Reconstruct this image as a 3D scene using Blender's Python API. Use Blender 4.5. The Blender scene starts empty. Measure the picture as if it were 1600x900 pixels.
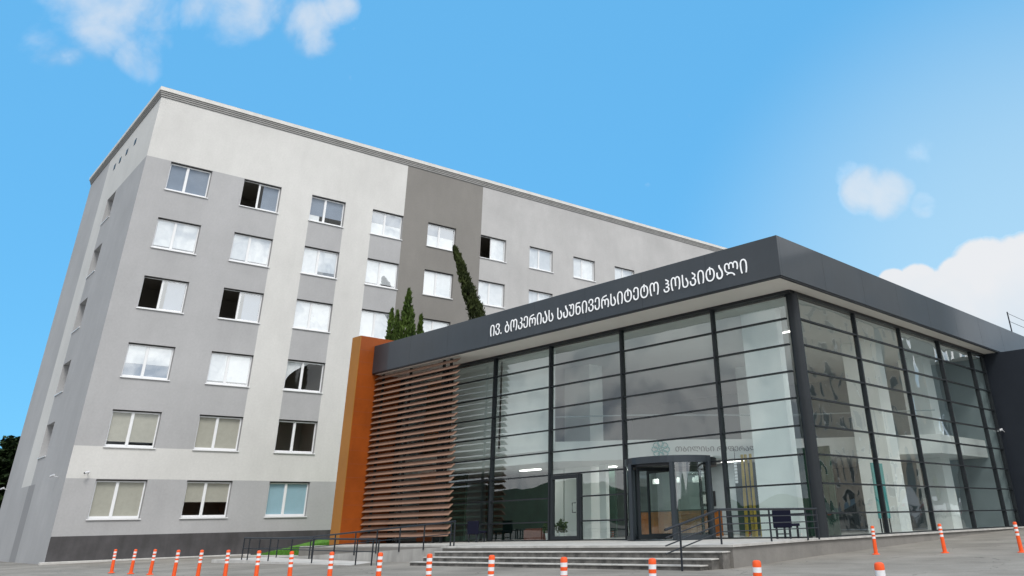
import bpy, bmesh, math, random
from mathutils import Vector, Matrix
random.seed(7)
C = bpy.context.scene.collection
SC = bpy.context.scene
R = math.radians

# ------------------------------------------------------------------ camera
cam = bpy.data.cameras.new('camera'); co = bpy.data.objects.new('camera', cam); C.objects.link(co)
YAW, PITCH, ROLL = 0.738, 0.459, -0.027
def _axes():
    c, s = math.cos(YAW), math.sin(YAW); cp, sp = math.cos(PITCH), math.sin(PITCH); cr, sr = math.cos(ROLL), math.sin(ROLL)
    x = Vector((c, s, 0)); y = Vector((-s, c, 0)); z = Vector((0, 0, 1))
    d = cp*y + sp*z; u = -sp*y + cp*z
    return cr*x + sr*u, -sr*x + cr*u, d
AX, BX, DX = _axes()
m = Matrix((AX, BX, -DX)).transposed().to_4x4(); m.translation = Vector((14.166, -24.714, 0.494))
co.matrix_world = m
cam.sensor_width = 36; cam.lens = 1254.7*36/1600
cam.shift_x = (800-947.8)/1600; cam.shift_y = (200.7-450)/1600
cam.clip_start = 0.05; cam.clip_end = 6000
SC.camera = co

# ------------------------------------------------------------------ sky and sun
SUN = Vector((0.74, -0.46, 1.0)).normalized()
wd = bpy.data.worlds.new('World'); SC.world = wd; wd.use_nodes = True
nt = wd.node_tree; nt.nodes.clear(); N = nt.nodes.new; L = nt.links.new
def wm(op, a, b=None, c=None, clamp=False):
    n = N('ShaderNodeMath'); n.operation = op; n.use_clamp = clamp
    for i, v in enumerate((a, b, c)):
        if v is None: continue
        if isinstance(v, (int, float)): n.inputs[i].default_value = v
        else: L(v, n.inputs[i])
    return n.outputs[0]
def wmap(v, a, b, c=0., d=1., kind='SMOOTHSTEP'):
    n = N('ShaderNodeMapRange'); n.interpolation_type = kind
    L(v, n.inputs[0])
    for i, x in enumerate((a, b, c, d)): n.inputs[i+1].default_value = x
    return n.outputs[0]
sky = N('ShaderNodeTexSky'); sky.sky_type = 'NISHITA'; sky.sun_disc = False
sky.sun_elevation = math.asin(SUN.z); sky.sun_rotation = math.atan2(SUN.x, SUN.y)
sky.air_density = 1.0; sky.dust_density = 0.6; sky.ozone_density = 1.5
SKY_STRENGTH = 0.12
tint = N('ShaderNodeMix'); tint.data_type = 'RGBA'; tint.blend_type = 'MULTIPLY'; tint.inputs[0].default_value = 1
L(sky.outputs[0], tint.inputs[6]); tint.inputs[7].default_value = (.55, 1.1, 1.2, 1)
tc = N('ShaderNodeTexCoord'); G = tc.outputs['Generated']
def noise(scale, detail=6, rough=.55, dist=0., vec=G):
    n = N('ShaderNodeTexNoise'); n.inputs['Scale'].default_value = scale; n.inputs['Detail'].default_value = detail
    n.inputs['Roughness'].default_value = rough; n.inputs['Distortion'].default_value = dist; L(vec, n.inputs['Vector']); return n.outputs[0]
def dirn(px, py):
    return ((px-947.8)/1254.7*AX - (py-200.7)/1254.7*BX + DX).normalized()
def blob(d, r0, r1, amp=1.):
    n = N('ShaderNodeVectorMath'); n.operation = 'DOT_PRODUCT'; L(G, n.inputs[0]); n.inputs[1].default_value = d
    return wmap(n.outputs['Value'], math.cos(R(r0)), math.cos(R(r1)), 0, amp)
wisp = [(165, -5, 4.0, 1.0), (225, 82, 2.0, .85), (80, 40, 2.6, .6), (110, 62, 1.8, .55), (360, 15, 3.0, .95), (430, -5, 2.2, .7), (488, 40, 2.1, .9), (532, 14, 1.4, .9),
        (1385, 302, 1.9, 1.1), (1348, 292, 1.9, 1.05), (1322, 270, 1.3, .9), (1442, 318, 1.1, .75), (1410, 296, 1.1, .8), (1455, 258, 2.4, .4)]
bank = [(1398, 447, 1.2), (1438, 452, 1.7), (1475, 470, 2.2), (1512, 447, 2.2), (1548, 440, 2.9), (1608, 440, 3.2), (1680, 450, 4.2), (1560, 540, 5.5), (1780, 520, 7)]
def mx(l):
    v = l[0]
    for q in l[1:]: v = wm('MAXIMUM', v, q)
    return v
fw = mx([blob(dirn(a, b), r*1.25, r*.15, s) for a, b, r, s in wisp])
fb = mx([blob(dirn(a, b), r*1.12, r*.72) for a, b, r in bank])
n1 = noise(12, 5, .55, .3); n2 = noise(26, 6, .6)
dw = wmap(wm('ADD', fw, wm('MULTIPLY', wm('SUBTRACT', n1, .5), 2.4)), .40, 1.35, 0, .66)
dw = wm('MULTIPLY', dw, wmap(fw, .02, .3))
db = wmap(wm('ADD', fb, wm('MULTIPLY', wm('SUBTRACT', n2, .5), 1.3)), .25, .8)
back = blob(Vector((0.93, -0.10, 0.35)).normalized(), 97, 64)
nb = noise(2.6, 9, .6, .4)
south = blob(Vector((.15, -1, .15)).normalized(), 88, 50)
dback = wmap(wm('ADD', wm('MAXIMUM', back, south), wm('MULTIPLY', wm('SUBTRACT', nb, .5), 1.6)), .38, .80)
cov = wm('MAXIMUM', wm('MAXIMUM', dw, db), dback)
ramp = N('ShaderNodeValToRGB'); L(noise(11, 9, .58, .3), ramp.inputs[0])
k = 1/SKY_STRENGTH/1.414
# clear part of the sky: even blue, paler towards the right-hand horizon
pale = blob(dirn(1760, 600), 30, 2, .9)
pal = N('ShaderNodeMix'); pal.data_type = 'RGBA'; L(pale, pal.inputs[0]); pal.inputs[6].default_value = (.145*k, .50*k, .91*k, 1); pal.inputs[7].default_value = (.50*k, .75*k, .93*k, 1)
skm = N('ShaderNodeMix'); skm.data_type = 'RGBA'; skm.inputs[0].default_value = .84; L(tint.outputs[2], skm.inputs[6]); L(pal.outputs[2], skm.inputs[7])
ramp.color_ramp.elements[0].position = .41; ramp.color_ramp.elements[0].color = (.52*k, .58*k, .67*k, 1)
ramp.color_ramp.elements[1].position = .58; ramp.color_ramp.elements[1].color = (1.22*k, 1.23*k, 1.25*k, 1)
side = N('ShaderNodeMix'); side.data_type = 'RGBA'; side.blend_type = 'MULTIPLY'; side.inputs[0].default_value = 1
sv = N('ShaderNodeVectorMath'); sv.operation = 'DOT_PRODUCT'; L(G, sv.inputs[0]); sv.inputs[1].default_value = Vector((.85, .45, .3)).normalized()
L(ramp.outputs[0], side.inputs[6]); L(wmap(sv.outputs['Value'], -.6, .85, .95, 1.55), side.inputs[7])
bcol = N('ShaderNodeMix'); bcol.data_type = 'RGBA'; bcol.inputs[6].default_value = (.62*k, .76*k, .88*k, 1); bcol.inputs[7].default_value = (.83*k, .85*k, .88*k, 1)
sepg = N('ShaderNodeSeparateXYZ'); L(G, sepg.inputs[0]); L(wm('ADD', wmap(sepg.outputs[2], .13, .25), wm('MULTIPLY', wm('SUBTRACT', n1, .5), 1.2)), bcol.inputs[0])
bankc = N('ShaderNodeMix'); bankc.data_type = 'RGBA'; L(wm('MULTIPLY', wm('MAXIMUM', dw, db), 4., clamp=True), bankc.inputs[0]); L(side.outputs[2], bankc.inputs[6]); L(bcol.outputs[2], bankc.inputs[7])
mixc = N('ShaderNodeMix'); mixc.data_type = 'RGBA'; L(cov, mixc.inputs[0]); L(skm.outputs[2], mixc.inputs[6]); L(bankc.outputs[2], mixc.inputs[7])
bg = N('ShaderNodeBackground'); L(mixc.outputs[2], bg.inputs[0]); bg.inputs[1].default_value = SKY_STRENGTH
wo = N('ShaderNodeOutputWorld'); L(bg.outputs[0], wo.inputs[0])
sl = bpy.data.lights.new('sun', 'SUN'); sl.energy = 1.5; sl.angle = R(18); sl.color = (1, .96, .90)
so = bpy.data.objects.new('sun', sl); C.objects.link(so); so.rotation_euler = SUN.to_track_quat('Z', 'Y').to_euler()
SC.view_settings.view_transform = 'Standard'; SC.view_settings.look = 'None'; SC.view_settings.gamma = 1
SC.view_settings.use_curve_mapping = False
SC.view_settings.exposure = 0.5

# ------------------------------------------------------------------ helpers
MB_CACHE = {}
class MB:
    def __init__(s): s.v = []; s.f = []; s.mi = []
    def face(s, pts, mi=0):
        n = len(s.v); s.v += [tuple(p) for p in pts]; s.f.append(tuple(range(n, n+len(pts)))); s.mi.append(mi); return s
    def box(s, x0, x1, y0, y1, z0, z1, mi=0):
        n = len(s.v)
        s.v += [(x, y, z) for z in (z0, z1) for y in (y0, y1) for x in (x0, x1)]
        for q in ((0, 2, 3, 1), (4, 5, 7, 6), (0, 1, 5, 4), (1, 3, 7, 5), (3, 2, 6, 7), (2, 0, 4, 6)): s.f.append(tuple(n+i for i in q)); s.mi.append(mi)
        return s
    def prism(s, poly, z0, z1, mi=0):     # poly: list of (x,y) counter-clockwise, z0/z1 numbers or lists
        n = len(s.v); k = len(poly)
        a = z0 if isinstance(z0, (list, tuple)) else [z0]*k; b = z1 if isinstance(z1, (list, tuple)) else [z1]*k
        s.v += [(p[0], p[1], a[i]) for i, p in enumerate(poly)] + [(p[0], p[1], b[i]) for i, p in enumerate(poly)]
        s.f.append(tuple(n+i for i in reversed(range(k)))); s.f.append(tuple(n+k+i for i in range(k))); s.mi += [mi, mi]
        for i in range(k):
            j = (i+1) % k; s.f.append((n+i, n+j, n+k+j, n+k+i)); s.mi.append(mi)
        return s
    def tube(s, pts, r, seg=8, mi=0, cap=True):
        pts = [Vector(p) for p in pts]; rs = r if isinstance(r, (list, tuple)) else [r]*len(pts); n = len(s.v)
        up = Vector((0, 0, 1))
        for i, p in enumerate(pts):
            d = (pts[min(i+1, len(pts)-1)] - pts[max(i-1, 0)]).normalized()
            a = d.cross(up)
            if a.length < .05: a = d.cross(Vector((1, 0, 0)))
            a.normalize(); b = d.cross(a)
            for k in range(seg):
                t = 2*math.pi*k/seg; s.v.append(tuple(p + rs[i]*(math.cos(t)*a + math.sin(t)*b)))
        for i in range(len(pts)-1):
            for k in range(seg):
                k2 = (k+1) % seg; s.f.append((n+i*seg+k, n+(i+1)*seg+k, n+(i+1)*seg+k2, n+i*seg+k2)); s.mi.append(mi)
        if cap:
            s.f.append(tuple(n+k for k in range(seg))); s.f.append(tuple(n+(len(pts)-1)*seg+k for k in reversed(range(seg)))); s.mi += [mi, mi]
        return s
    def lathe(s, prof, cx=0, cy=0, seg=16, mi=0, mis=None):
        n = len(s.v)
        for r, z in prof:
            for k in range(seg):
                t = 2*math.pi*k/seg; s.v.append((cx+r*math.cos(t), cy+r*math.sin(t), z))
        for i in range(len(prof)-1):
            for k in range(seg):
                k2 = (k+1) % seg; s.f.append((n+i*seg+k, n+i*seg+k2, n+(i+1)*seg+k2, n+(i+1)*seg+k)); s.mi.append(mis[i] if mis else mi)
        return s
    def build(s, name, mats, parent=None, smooth=False, bevel=0, weld=False):
        me = bpy.data.meshes.new(name); me.from_pydata(s.v, [], s.f)
        if not isinstance(mats, (list, tuple)): mats = [mats]
        for q in mats: me.materials.append(q)
        me.polygons.foreach_set('material_index', s.mi)
        if smooth: me.polygons.foreach_set('use_smooth', [True]*len(s.f))
        if weld or smooth:
            bm = bmesh.new(); bm.from_mesh(me); bmesh.ops.remove_doubles(bm, verts=bm.verts, dist=1e-4); bm.to_mesh(me); bm.free()
        if smooth: me.set_sharp_from_angle(angle=R(35))
        me.update(); o = bpy.data.objects.new(name, me); C.objects.link(o)
        if parent: o.parent = parent
        if bevel:
            b = o.modifiers.new('bevel', 'BEVEL'); b.width = bevel; b.segments = 2; b.limit_method = 'ANGLE'
        return o
def tag(o, label=None, cat=None, group=None, kind=None):
    if label: o['label'] = label
    if cat: o['category'] = cat
    if group: o['group'] = group
    if kind: o['kind'] = kind
    return o
def empty(name, label, cat, loc=(0, 0, 0), rz=0, group=None):
    o = bpy.data.objects.new(name, None); C.objects.link(o); o.location = loc; o.rotation_euler = (0, 0, rz); o.empty_display_size = .3
    return tag(o, label, cat, group)
def copy_tree(o, parent=None):
    c = o.copy(); C.objects.link(c); c.parent = parent
    for ch in list(o.children): copy_tree(ch, c)
    return c

def mat(name, col, rough=.6, metal=0., var=0., vscale=2., bump=0., bscale=60., col2=None, spec=None, streak=0., coat=0., emit=None, warp=None):
    m = bpy.data.materials.new(name); m.use_nodes = True; t = m.node_tree; p = t.nodes['Principled BSDF']
    p.inputs['Base Color'].default_value = (*col, 1); p.inputs['Roughness'].default_value = rough; p.inputs['Metallic'].default_value = metal
    if spec is not None: p.inputs['Specular IOR Level'].default_value = spec
    if coat: p.inputs['Coat Weight'].default_value = coat; p.inputs['Coat Roughness'].default_value = .08
    if emit: p.inputs['Emission Color'].default_value = (*emit[:3], 1); p.inputs['Emission Strength'].default_value = emit[3]
    tcn = t.nodes.new('ShaderNodeTexCoord'); V = tcn.outputs['Object']
    if var or col2 or streak:
        n = t.nodes.new('ShaderNodeTexNoise'); n.inputs['Scale'].default_value = vscale; n.inputs['Detail'].default_value = 7; n.inputs['Roughness'].default_value = .6
        t.links.new(V, n.inputs['Vector'])
        r = t.nodes.new('ShaderNodeValToRGB'); e = r.color_ramp.elements
        c2 = col2 or tuple(c*(1-var) for c in col); c1 = col if col2 else tuple(min(1, c*(1+var)) for c in col)
        e[0].position = .3; e[0].color = (*c2, 1); e[1].position = .7; e[1].color = (*c1, 1)
        t.links.new(n.outputs[0], r.inputs[0]); out = r.outputs[0]
        if streak:
            mp = t.nodes.new('ShaderNodeMapping'); mp.inputs['Scale'].default_value = (2.6, 2.6, .09); t.links.new(V, mp.inputs['Vector'])
            n2 = t.nodes.new('ShaderNodeTexNoise'); n2.inputs['Scale'].default_value = 1.; n2.inputs['Detail'].default_value = 5; t.links.new(mp.outputs[0], n2.inputs['Vector'])
            mr = t.nodes.new('ShaderNodeMapRange'); mr.inputs[1].default_value = .35; mr.inputs[2].default_value = .7; mr.inputs[3].default_value = 1.; mr.inputs[4].default_value = 1-streak
            t.links.new(n2.outputs[0], mr.inputs[0])
            mm = t.nodes.new('ShaderNodeMix'); mm.data_type = 'RGBA'; mm.blend_type = 'MULTIPLY'; mm.inputs[0].default_value = 1
            t.links.new(out, mm.inputs[6]); t.links.new(mr.outputs[0], mm.inputs[7]); out = mm.outputs[2]
        t.links.new(out, p.inputs['Base Color'])
    if bump:
        n = t.nodes.new('ShaderNodeTexNoise'); n.inputs['Scale'].default_value = bscale; n.inputs['Detail'].default_value = 4; t.links.new(V, n.inputs['Vector'])
        b = t.nodes.new('ShaderNodeBump'); b.inputs['Strength'].default_value = bump; b.inputs['Distance'].default_value = .02
        t.links.new(n.outputs[0], b.inputs['Height']); t.links.new(b.outputs[0], p.inputs['Normal'])
    return m
def mottle(m, amt=.05, scale=.12, fine=.028):
    t = m.node_tree; p = t.nodes['Principled BSDF']; src = p.inputs['Base Color'].links[0].from_socket
    tcn = t.nodes.new('ShaderNodeTexCoord')
    for sc_, a_, st in ((scale, amt, (1, 1, 1)), (1.6, fine, (1, 1, .35)), (9, .04, (1, 1, 1))):
        mp = t.nodes.new('ShaderNodeMapping'); mp.inputs['Scale'].default_value = st; t.links.new(tcn.outputs['Object'], mp.inputs[0])
        n = t.nodes.new('ShaderNodeTexNoise'); n.inputs['Scale'].default_value = sc_; n.inputs['Detail'].default_value = 6; n.inputs['Roughness'].default_value = .62; t.links.new(mp.outputs[0], n.inputs['Vector'])
        r = t.nodes.new('ShaderNodeMapRange'); r.inputs[1].default_value = .35; r.inputs[2].default_value = .65; r.inputs[3].default_value = 1-a_; r.inputs[4].default_value = 1+a_*.6; t.links.new(n.outputs[0], r.inputs[0])
        k_ = t.nodes.new('ShaderNodeMix'); k_.data_type = 'RGBA'; k_.blend_type = 'MULTIPLY'; k_.inputs[0].default_value = 1; t.links.new(src, k_.inputs[6]); t.links.new(r.outputs[0], k_.inputs[7]); src = k_.outputs[2]
    t.links.new(src, p.inputs['Base Color'])
def glass(name, tintc, ior, rough=.01, wav=0., wscale=.6, wdist=.02):
    m = bpy.data.materials.new(name); m.use_nodes = True; t = m.node_tree; t.nodes.clear(); n = t.nodes.new
    tr = n('ShaderNodeBsdfTransparent'); tr.inputs[0].default_value = (*tintc, 1)
    gl = n('ShaderNodeBsdfGlossy'); gl.inputs['Roughness'].default_value = rough; gl.inputs[0].default_value = (.93, .96, .96, 1)
    fr = n('ShaderNodeFresnel'); mx_ = n('ShaderNodeMixShader')
    ge = n('ShaderNodeNewGeometry'); mi_ = n('ShaderNodeMath'); mi_.operation = 'MULTIPLY_ADD'; t.links.new(ge.outputs['Backfacing'], mi_.inputs[0]); mi_.inputs[1].default_value = 1/ior-ior; mi_.inputs[2].default_value = ior
    t.links.new(mi_.outputs[0], fr.inputs[0])     # a thin sheet reflects alike from both sides
    t.links.new(fr.outputs[0], mx_.inputs[0]); t.links.new(tr.outputs[0], mx_.inputs[1]); t.links.new(gl.outputs[0], mx_.inputs[2])
    if wav:
        tcn = n('ShaderNodeTexCoord'); nz = n('ShaderNodeTexNoise'); nz.inputs['Scale'].default_value = wscale; nz.inputs['Detail'].default_value = 1.5
        t.links.new(tcn.outputs['Object'], nz.inputs['Vector']); b = n('ShaderNodeBump'); b.inputs['Strength'].default_value = wav; b.inputs['Distance'].default_value = wdist
        t.links.new(nz.outputs[0], b.inputs['Height']); t.links.new(b.outputs[0], gl.inputs['Normal'])
    o = n('ShaderNodeOutputMaterial'); t.links.new(mx_.outputs[0], o.inputs[0]); return m

M = dict(
 light=mat('plaster_light', (.60, .595, .575), .85, var=.05, vscale=.28, bump=.1, bscale=25, streak=.0),
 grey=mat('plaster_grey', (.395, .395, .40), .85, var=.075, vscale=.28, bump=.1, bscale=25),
 mid=mat('plaster_mid', (.45, .445, .44), .85, var=.08, vscale=.35, bump=.1, bscale=25),
 dark=mat('plaster_dark', (.215, .205, .19), .85, var=.06, vscale=.3, bump=.1, bscale=25),
 stripe=mat('plaster_stripe', (.27, .27, .275), .85, var=.04, bump=.2, bscale=25),
 plinth=mat('plinth_dark', (.072, .069, .072), .8, var=.15, vscale=1.2, bump=.2, bscale=30, streak=.2),
 coping=mat('coping_white', (.62, .61, .58), .6, var=.08, vscale=1.5),
 cornice=mat('cornice_grey', (.34, .335, .325), .8, var=.1, vscale=1.5),
 roofing=mat('roof_membrane', (.12, .12, .12), .9, var=.2),
 pvc=mat('window_frame_white', (.78, .79, .80), .35, spec=.5),
 head_shade=mat('painted_head_shade', (.045, .043, .042), .8),  # dark colour for the painted shade under the window lintels
 room=mat('room_wall', (.42, .40, .36), .9),
 blind_white=mat('blind_white', (.74, .75, .76), .8, var=.05, vscale=3),
 blind_pale=mat('blind_pale', (.62, .65, .68), .8, var=.08, vscale=3),
 blind_beige=mat('blind_beige', (.43, .41, .355), .85, var=.06, vscale=4),
 blind_blue=mat('blind_blue', (.33, .49, .57), .8, var=.03),
 blind_grey=mat('blind_grey', (.22, .26, .33), .8, var=.06),
 wglass=glass('tower_glass', (.92, .94, .95), 3.6, .0, .25, .7, .05),
 wglass2=glass('tower_glass_low', (.93, .95, .95), 1.5, .0, .15, .7, .03),
 fascia=mat('fascia_panel', (.022, .031, .040), .5, metal=.0, var=.06, vscale=.5, spec=.6, coat=.3),
 navywall=mat('return_wall_navy', (.016, .021, .030), .6, var=.08, spec=.3),
 black=mat('black_trim', (.012, .014, .018), .45),
 frame=mat('anthracite_frame', (.014, .018, .022), .45, var=.1, vscale=2, spec=.35),
 doorframe=mat('door_frame_grey', (.04, .05, .06), .35, metal=.4),
 soffit=mat('soffit_beige', (.80, .77, .71), .7, var=.04, vscale=.6),
 pglass=glass('pavilion_glass', (.86, .93, .91), 2.25, .0, .3, .45, .05),
 pglass_side=glass('pavilion_side_glass', (.91, .95, .935), 2.2, .0, .9, .55, .10),
 white=mat('interior_white', (.72, .74, .73), .6, var=.03, vscale=.6),
 whitecol=mat('column_white', (.92, .95, .94), .5, var=.04, vscale=.8),
 intgrey=mat('interior_grey', (.32, .38, .40), .7, var=.1, vscale=.6),
 intfloor=mat('interior_floor', (.55, .55, .54), .25, var=.1, vscale=.8),
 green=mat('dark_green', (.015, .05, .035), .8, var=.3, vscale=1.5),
 orange=mat('orange_panel', (.27, .058, .005), .5, var=.12, vscale=.6, spec=.3),
 ochre=mat('ochre_panel', (.33, .14, .025), .5, var=.08, vscale=.6, spec=.3),
 louvre=mat('louvre_terracotta', (.26, .155, .108), .65, var=.12, vscale=1.2),
 concrete=mat('concrete_pale', (.40, .39, .37), .85, var=.12, vscale=1.6, bump=.3, bscale=18, streak=.25),
 step=mat('step_stone', (.20, .19, .175), .85, col2=(.035, .034, .032), vscale=3.2, bump=.4, bscale=14),
 tread=mat('tread_stone', (.44, .43, .405), .8, var=.22, vscale=2.8, bump=.2, bscale=20),
 cheek=mat('cheek_wall', (.20, .19, .175), .9, var=.14, vscale=1.2, bump=.4, bscale=12),
 rail=mat('rail_paint', (.025, .03, .038), .4, metal=.5),
 b_orange=mat('bollard_orange', (.80, .095, .014), .45, var=.08, vscale=9, spec=.4),
 b_white=mat('bollard_white', (.74, .74, .76), .4, var=.08, vscale=15),
 navy=mat('chair_navy', (.008, .009, .022), .9, spec=.15),
 wood=mat('desk_wood', (.52, .17, .02), .45, col2=(.24, .07, .01), vscale=2.2),
 bamboo=mat('bamboo_yellow', (.55, .38, .02), .5, var=.25, vscale=4),
 teal=mat('logo_teal', (.08, .36, .36), .5), lettering=mat('lettering_grey', (.17, .18, .18), .5),
 sign=mat('sign_white', (.88, .89, .90), .4, emit=(.9, .95, 1., .12)),
 lamp=mat('lamp_glow', (.8, .8, .8), .5, emit=(1, .97, .9, 2.5)),
 pendant=mat('pendant_white', (.85, .85, .85), .5, emit=(1, .98, .95, .35)),
 kerb=mat('kerb_stone', (.50, .49, .47), .85, var=.15, vscale=3, bump=.3, bscale=20),
 bark=mat('bark', (.07, .05, .035), .9, var=.3, vscale=5, bump=.5),
 steel=mat('camera_white', (.6, .61, .63), .4),
 tan=mat('tan_block_wall', (.46, .41, .34), .9, var=.15, vscale=.4, streak=.15),
 tyre=mat('tyre', (.015, .015, .015), .9), chrome=mat('rim', (.45, .45, .46), .3, metal=.8),
 carsilver=mat('car_silver', (.36, .38, .40), .3, metal=.4, coat=.6), carwhite=mat('car_white', (.65, .66, .67), .3, coat=.6), cardark=mat('car_dark', (.03, .035, .045), .3, coat=.6),
 carglass=mat('car_glass', (.02, .025, .03), .08, spec=.8),
 headl=mat('headlight', (.7, .72, .75), .15), taill=mat('taillight', (.4, .01, .01), .3),
 brick=mat('seat_brick', (.22, .075, .05), .8, var=.2, vscale=6),
)
def leafmat(name, dark, lite, scale=1.6):
    m = mat(name, lite, .75, col2=dark, vscale=scale, spec=.2)
    return m
M['cyp'] = leafmat('cypress_green', (.014, .032, .007), (.080, .130, .022), 1.3)
M['cyp2'] = leafmat('cypress_olive', (.014, .022, .007), (.060, .078, .022), 1.6)
M['con'] = leafmat('conifer_green', (.006, .014, .004), (.030, .055, .014), 1.2)
M['grassm'] = mat('grass_green', (.10, .26, .02), .9, col2=(.04, .13, .012), vscale=5)
M['hill'] = mat('hill_green', (.035, .055, .022), .95, col2=(.016, .03, .014), vscale=.03)

def asphalt():
    m = bpy.data.materials.new('asphalt'); m.use_nodes = True; t = m.node_tree; p = t.nodes['Principled BSDF']; p.inputs['Roughness'].default_value = .9
    tcn = t.nodes.new('ShaderNodeTexCoord'); V = tcn.outputs['Object']
    def nz(s, d, r=.6, sc=None):
        n = t.nodes.new('ShaderNodeTexNoise'); n.inputs['Scale'].default_value = s; n.inputs['Detail'].default_value = d; n.inputs['Roughness'].default_value = r
        if sc:
            mp = t.nodes.new('ShaderNodeMapping'); mp.inputs['Scale'].default_value = sc; t.links.new(V, mp.inputs[0]); t.links.new(mp.outputs[0], n.inputs['Vector'])
        else: t.links.new(V, n.inputs['Vector'])
        return n.outputs[0]
    r = t.nodes.new('ShaderNodeValToRGB'); e = r.color_ramp.elements; e[0].position = .3; e[0].color = (.150, .140, .122, 1); e[1].position = .72; e[1].color = (.31, .292, .26, 1)
    t.links.new(nz(.35, 9, .65), r.inputs[0])
    r2 = t.nodes.new('ShaderNodeMapRange'); r2.inputs[1].default_value = .3; r2.inputs[2].default_value = .75; r2.inputs[3].default_value = .78; r2.inputs[4].default_value = 1.2
    t.links.new(nz(45, 3), r2.inputs[0])
    r3 = t.nodes.new('ShaderNodeMapRange'); r3.inputs[1].default_value = .55; r3.inputs[2].default_value = .75; r3.inputs[3].default_value = 1.; r3.inputs[4].default_value = .72
    t.links.new(nz(.8, 4, .5, (.3, 1.3, 1)), r3.inputs[0])
    a = t.nodes.new('ShaderNodeMix'); a.data_type = 'RGBA'; a.blend_type = 'MULTIPLY'; a.inputs[0].default_value = 1; t.links.new(r.outputs[0], a.inputs[6]); t.links.new(r2.outputs[0], a.inputs[7])
    b = t.nodes.new('ShaderNodeMix'); b.data_type = 'RGBA'; b.blend_type = 'MULTIPLY'; b.inputs[0].default_value = 1; t.links.new(a.outputs[2], b.inputs[6]); t.links.new(r3.outputs[0], b.inputs[7])
    vo = t.nodes.new('ShaderNodeTexVoronoi'); vo.feature = 'DISTANCE_TO_EDGE'; vo.inputs['Scale'].default_value = .22
    wn = t.nodes.new('ShaderNodeTexNoise'); wn.inputs['Scale'].default_value = 1.3; wn.inputs['Detail'].default_value = 5; t.links.new(V, wn.inputs['Vector'])
    va = t.nodes.new('ShaderNodeVectorMath'); va.operation = 'MULTIPLY_ADD'; t.links.new(wn.outputs['Color'], va.inputs[0]); va.inputs[1].default_value = (1.2, 1.2, 0); t.links.new(V, va.inputs[2]); t.links.new(va.outputs[0], vo.inputs['Vector'])
    r4 = t.nodes.new('ShaderNodeMapRange'); r4.inputs[1].default_value = .0; r4.inputs[2].default_value = .006; r4.inputs[3].default_value = .5; r4.inputs[4].default_value = 1.; t.links.new(vo.outputs['Distance'], r4.inputs[0])
    c4 = t.nodes.new('ShaderNodeMix'); c4.data_type = 'RGBA'; c4.blend_type = 'MULTIPLY'; c4.inputs[0].default_value = 1; t.links.new(b.outputs[2], c4.inputs[6]); t.links.new(r4.outputs[0], c4.inputs[7])
    t.links.new(c4.outputs[2], p.inputs['Base Color'])
    bu = t.nodes.new('ShaderNodeBump'); bu.inputs['Strength'].default_value = .5; bu.inputs['Distance'].default_value = .01; t.links.new(nz(70, 3), bu.inputs['Height']); t.links.new(bu.outputs[0], p.inputs['Normal'])
    return m
M['asphalt'] = asphalt()
for q_ in ('light', 'grey', 'mid', 'dark'): mottle(M[q_])
mottle(M['plinth'], .15, .3, .15); mottle(M['orange'], .08, .3, .05); mottle(M['fascia'], .12, .25, .08)

# ------------------------------------------------------------------ ground
GY = [-60, -40, -16, -12.5, -7, 0, 5, 10, 18, 40, 60]; GZ = [-1.5, -1.15, -.69, -.59, -.53, -.45, -.34, -.22, -.06, .35, .5]
def interp(x, X, Y):
    if x <= X[0]: return Y[0]
    for i in range(len(X)-1):
        if x <= X[i+1]: return Y[i] + (Y[i+1]-Y[i])*(x-X[i])/(X[i+1]-X[i])
    return Y[-1]
def g(x, y):
    a = interp(y, GY, GZ); b = min(a, -.52); t = max(0, min(1, (x+24)/16)); t = t*t*(3-2*t)
    return b + (a-b)*t
xs = [-1500, -800, -400, -200, -120, -80] + [-60+2*i for i in range(61)] + [80, 120, 200, 400, 800, 1500]
ys = [-1500, -800, -400, -200, -120, -80] + [-60+2*i for i in range(61)] + [80, 120, 200, 400, 800, 1500]
gb = MB(); W_ = len(xs)
gb.v = [(x, y, g(x, y)) for y in ys for x in xs]
gb.f = [(j*W_+i, j*W_+i+1, (j+1)*W_+i+1, (j+1)*W_+i) for j in range(len(ys)-1) for i in range(W_-1)]; gb.mi = [0]*len(gb.f)
tag(gb.build('ground', M['asphalt'], smooth=True), kind='structure')

# hills behind the photographer, seen mirrored in the glass
hb = MB(); K = 90
for i in range(K+1):
    a = R(-175 + 255*i/K); rr = 520
    h = 34 + 16*math.sin(i*.21+1) + 9*math.sin(i*.53) + 4*math.sin(i*1.37) + random.uniform(-1.2, 1.2)
    hb.v += [(rr*math.cos(a), rr*math.sin(a), -3), ((rr+130)*math.cos(a), (rr+130)*math.sin(a), h), ((rr+420)*math.cos(a), (rr+420)*math.sin(a), -6)]
for i in range(K):
    for q in (0, 1): hb.f.append((3*i+q, 3*i+3+q, 3*i+4+q, 3*i+1+q)); hb.mi.append(0)
tag(hb.build('hills', M['hill'], smooth=True), kind='structure')

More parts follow.
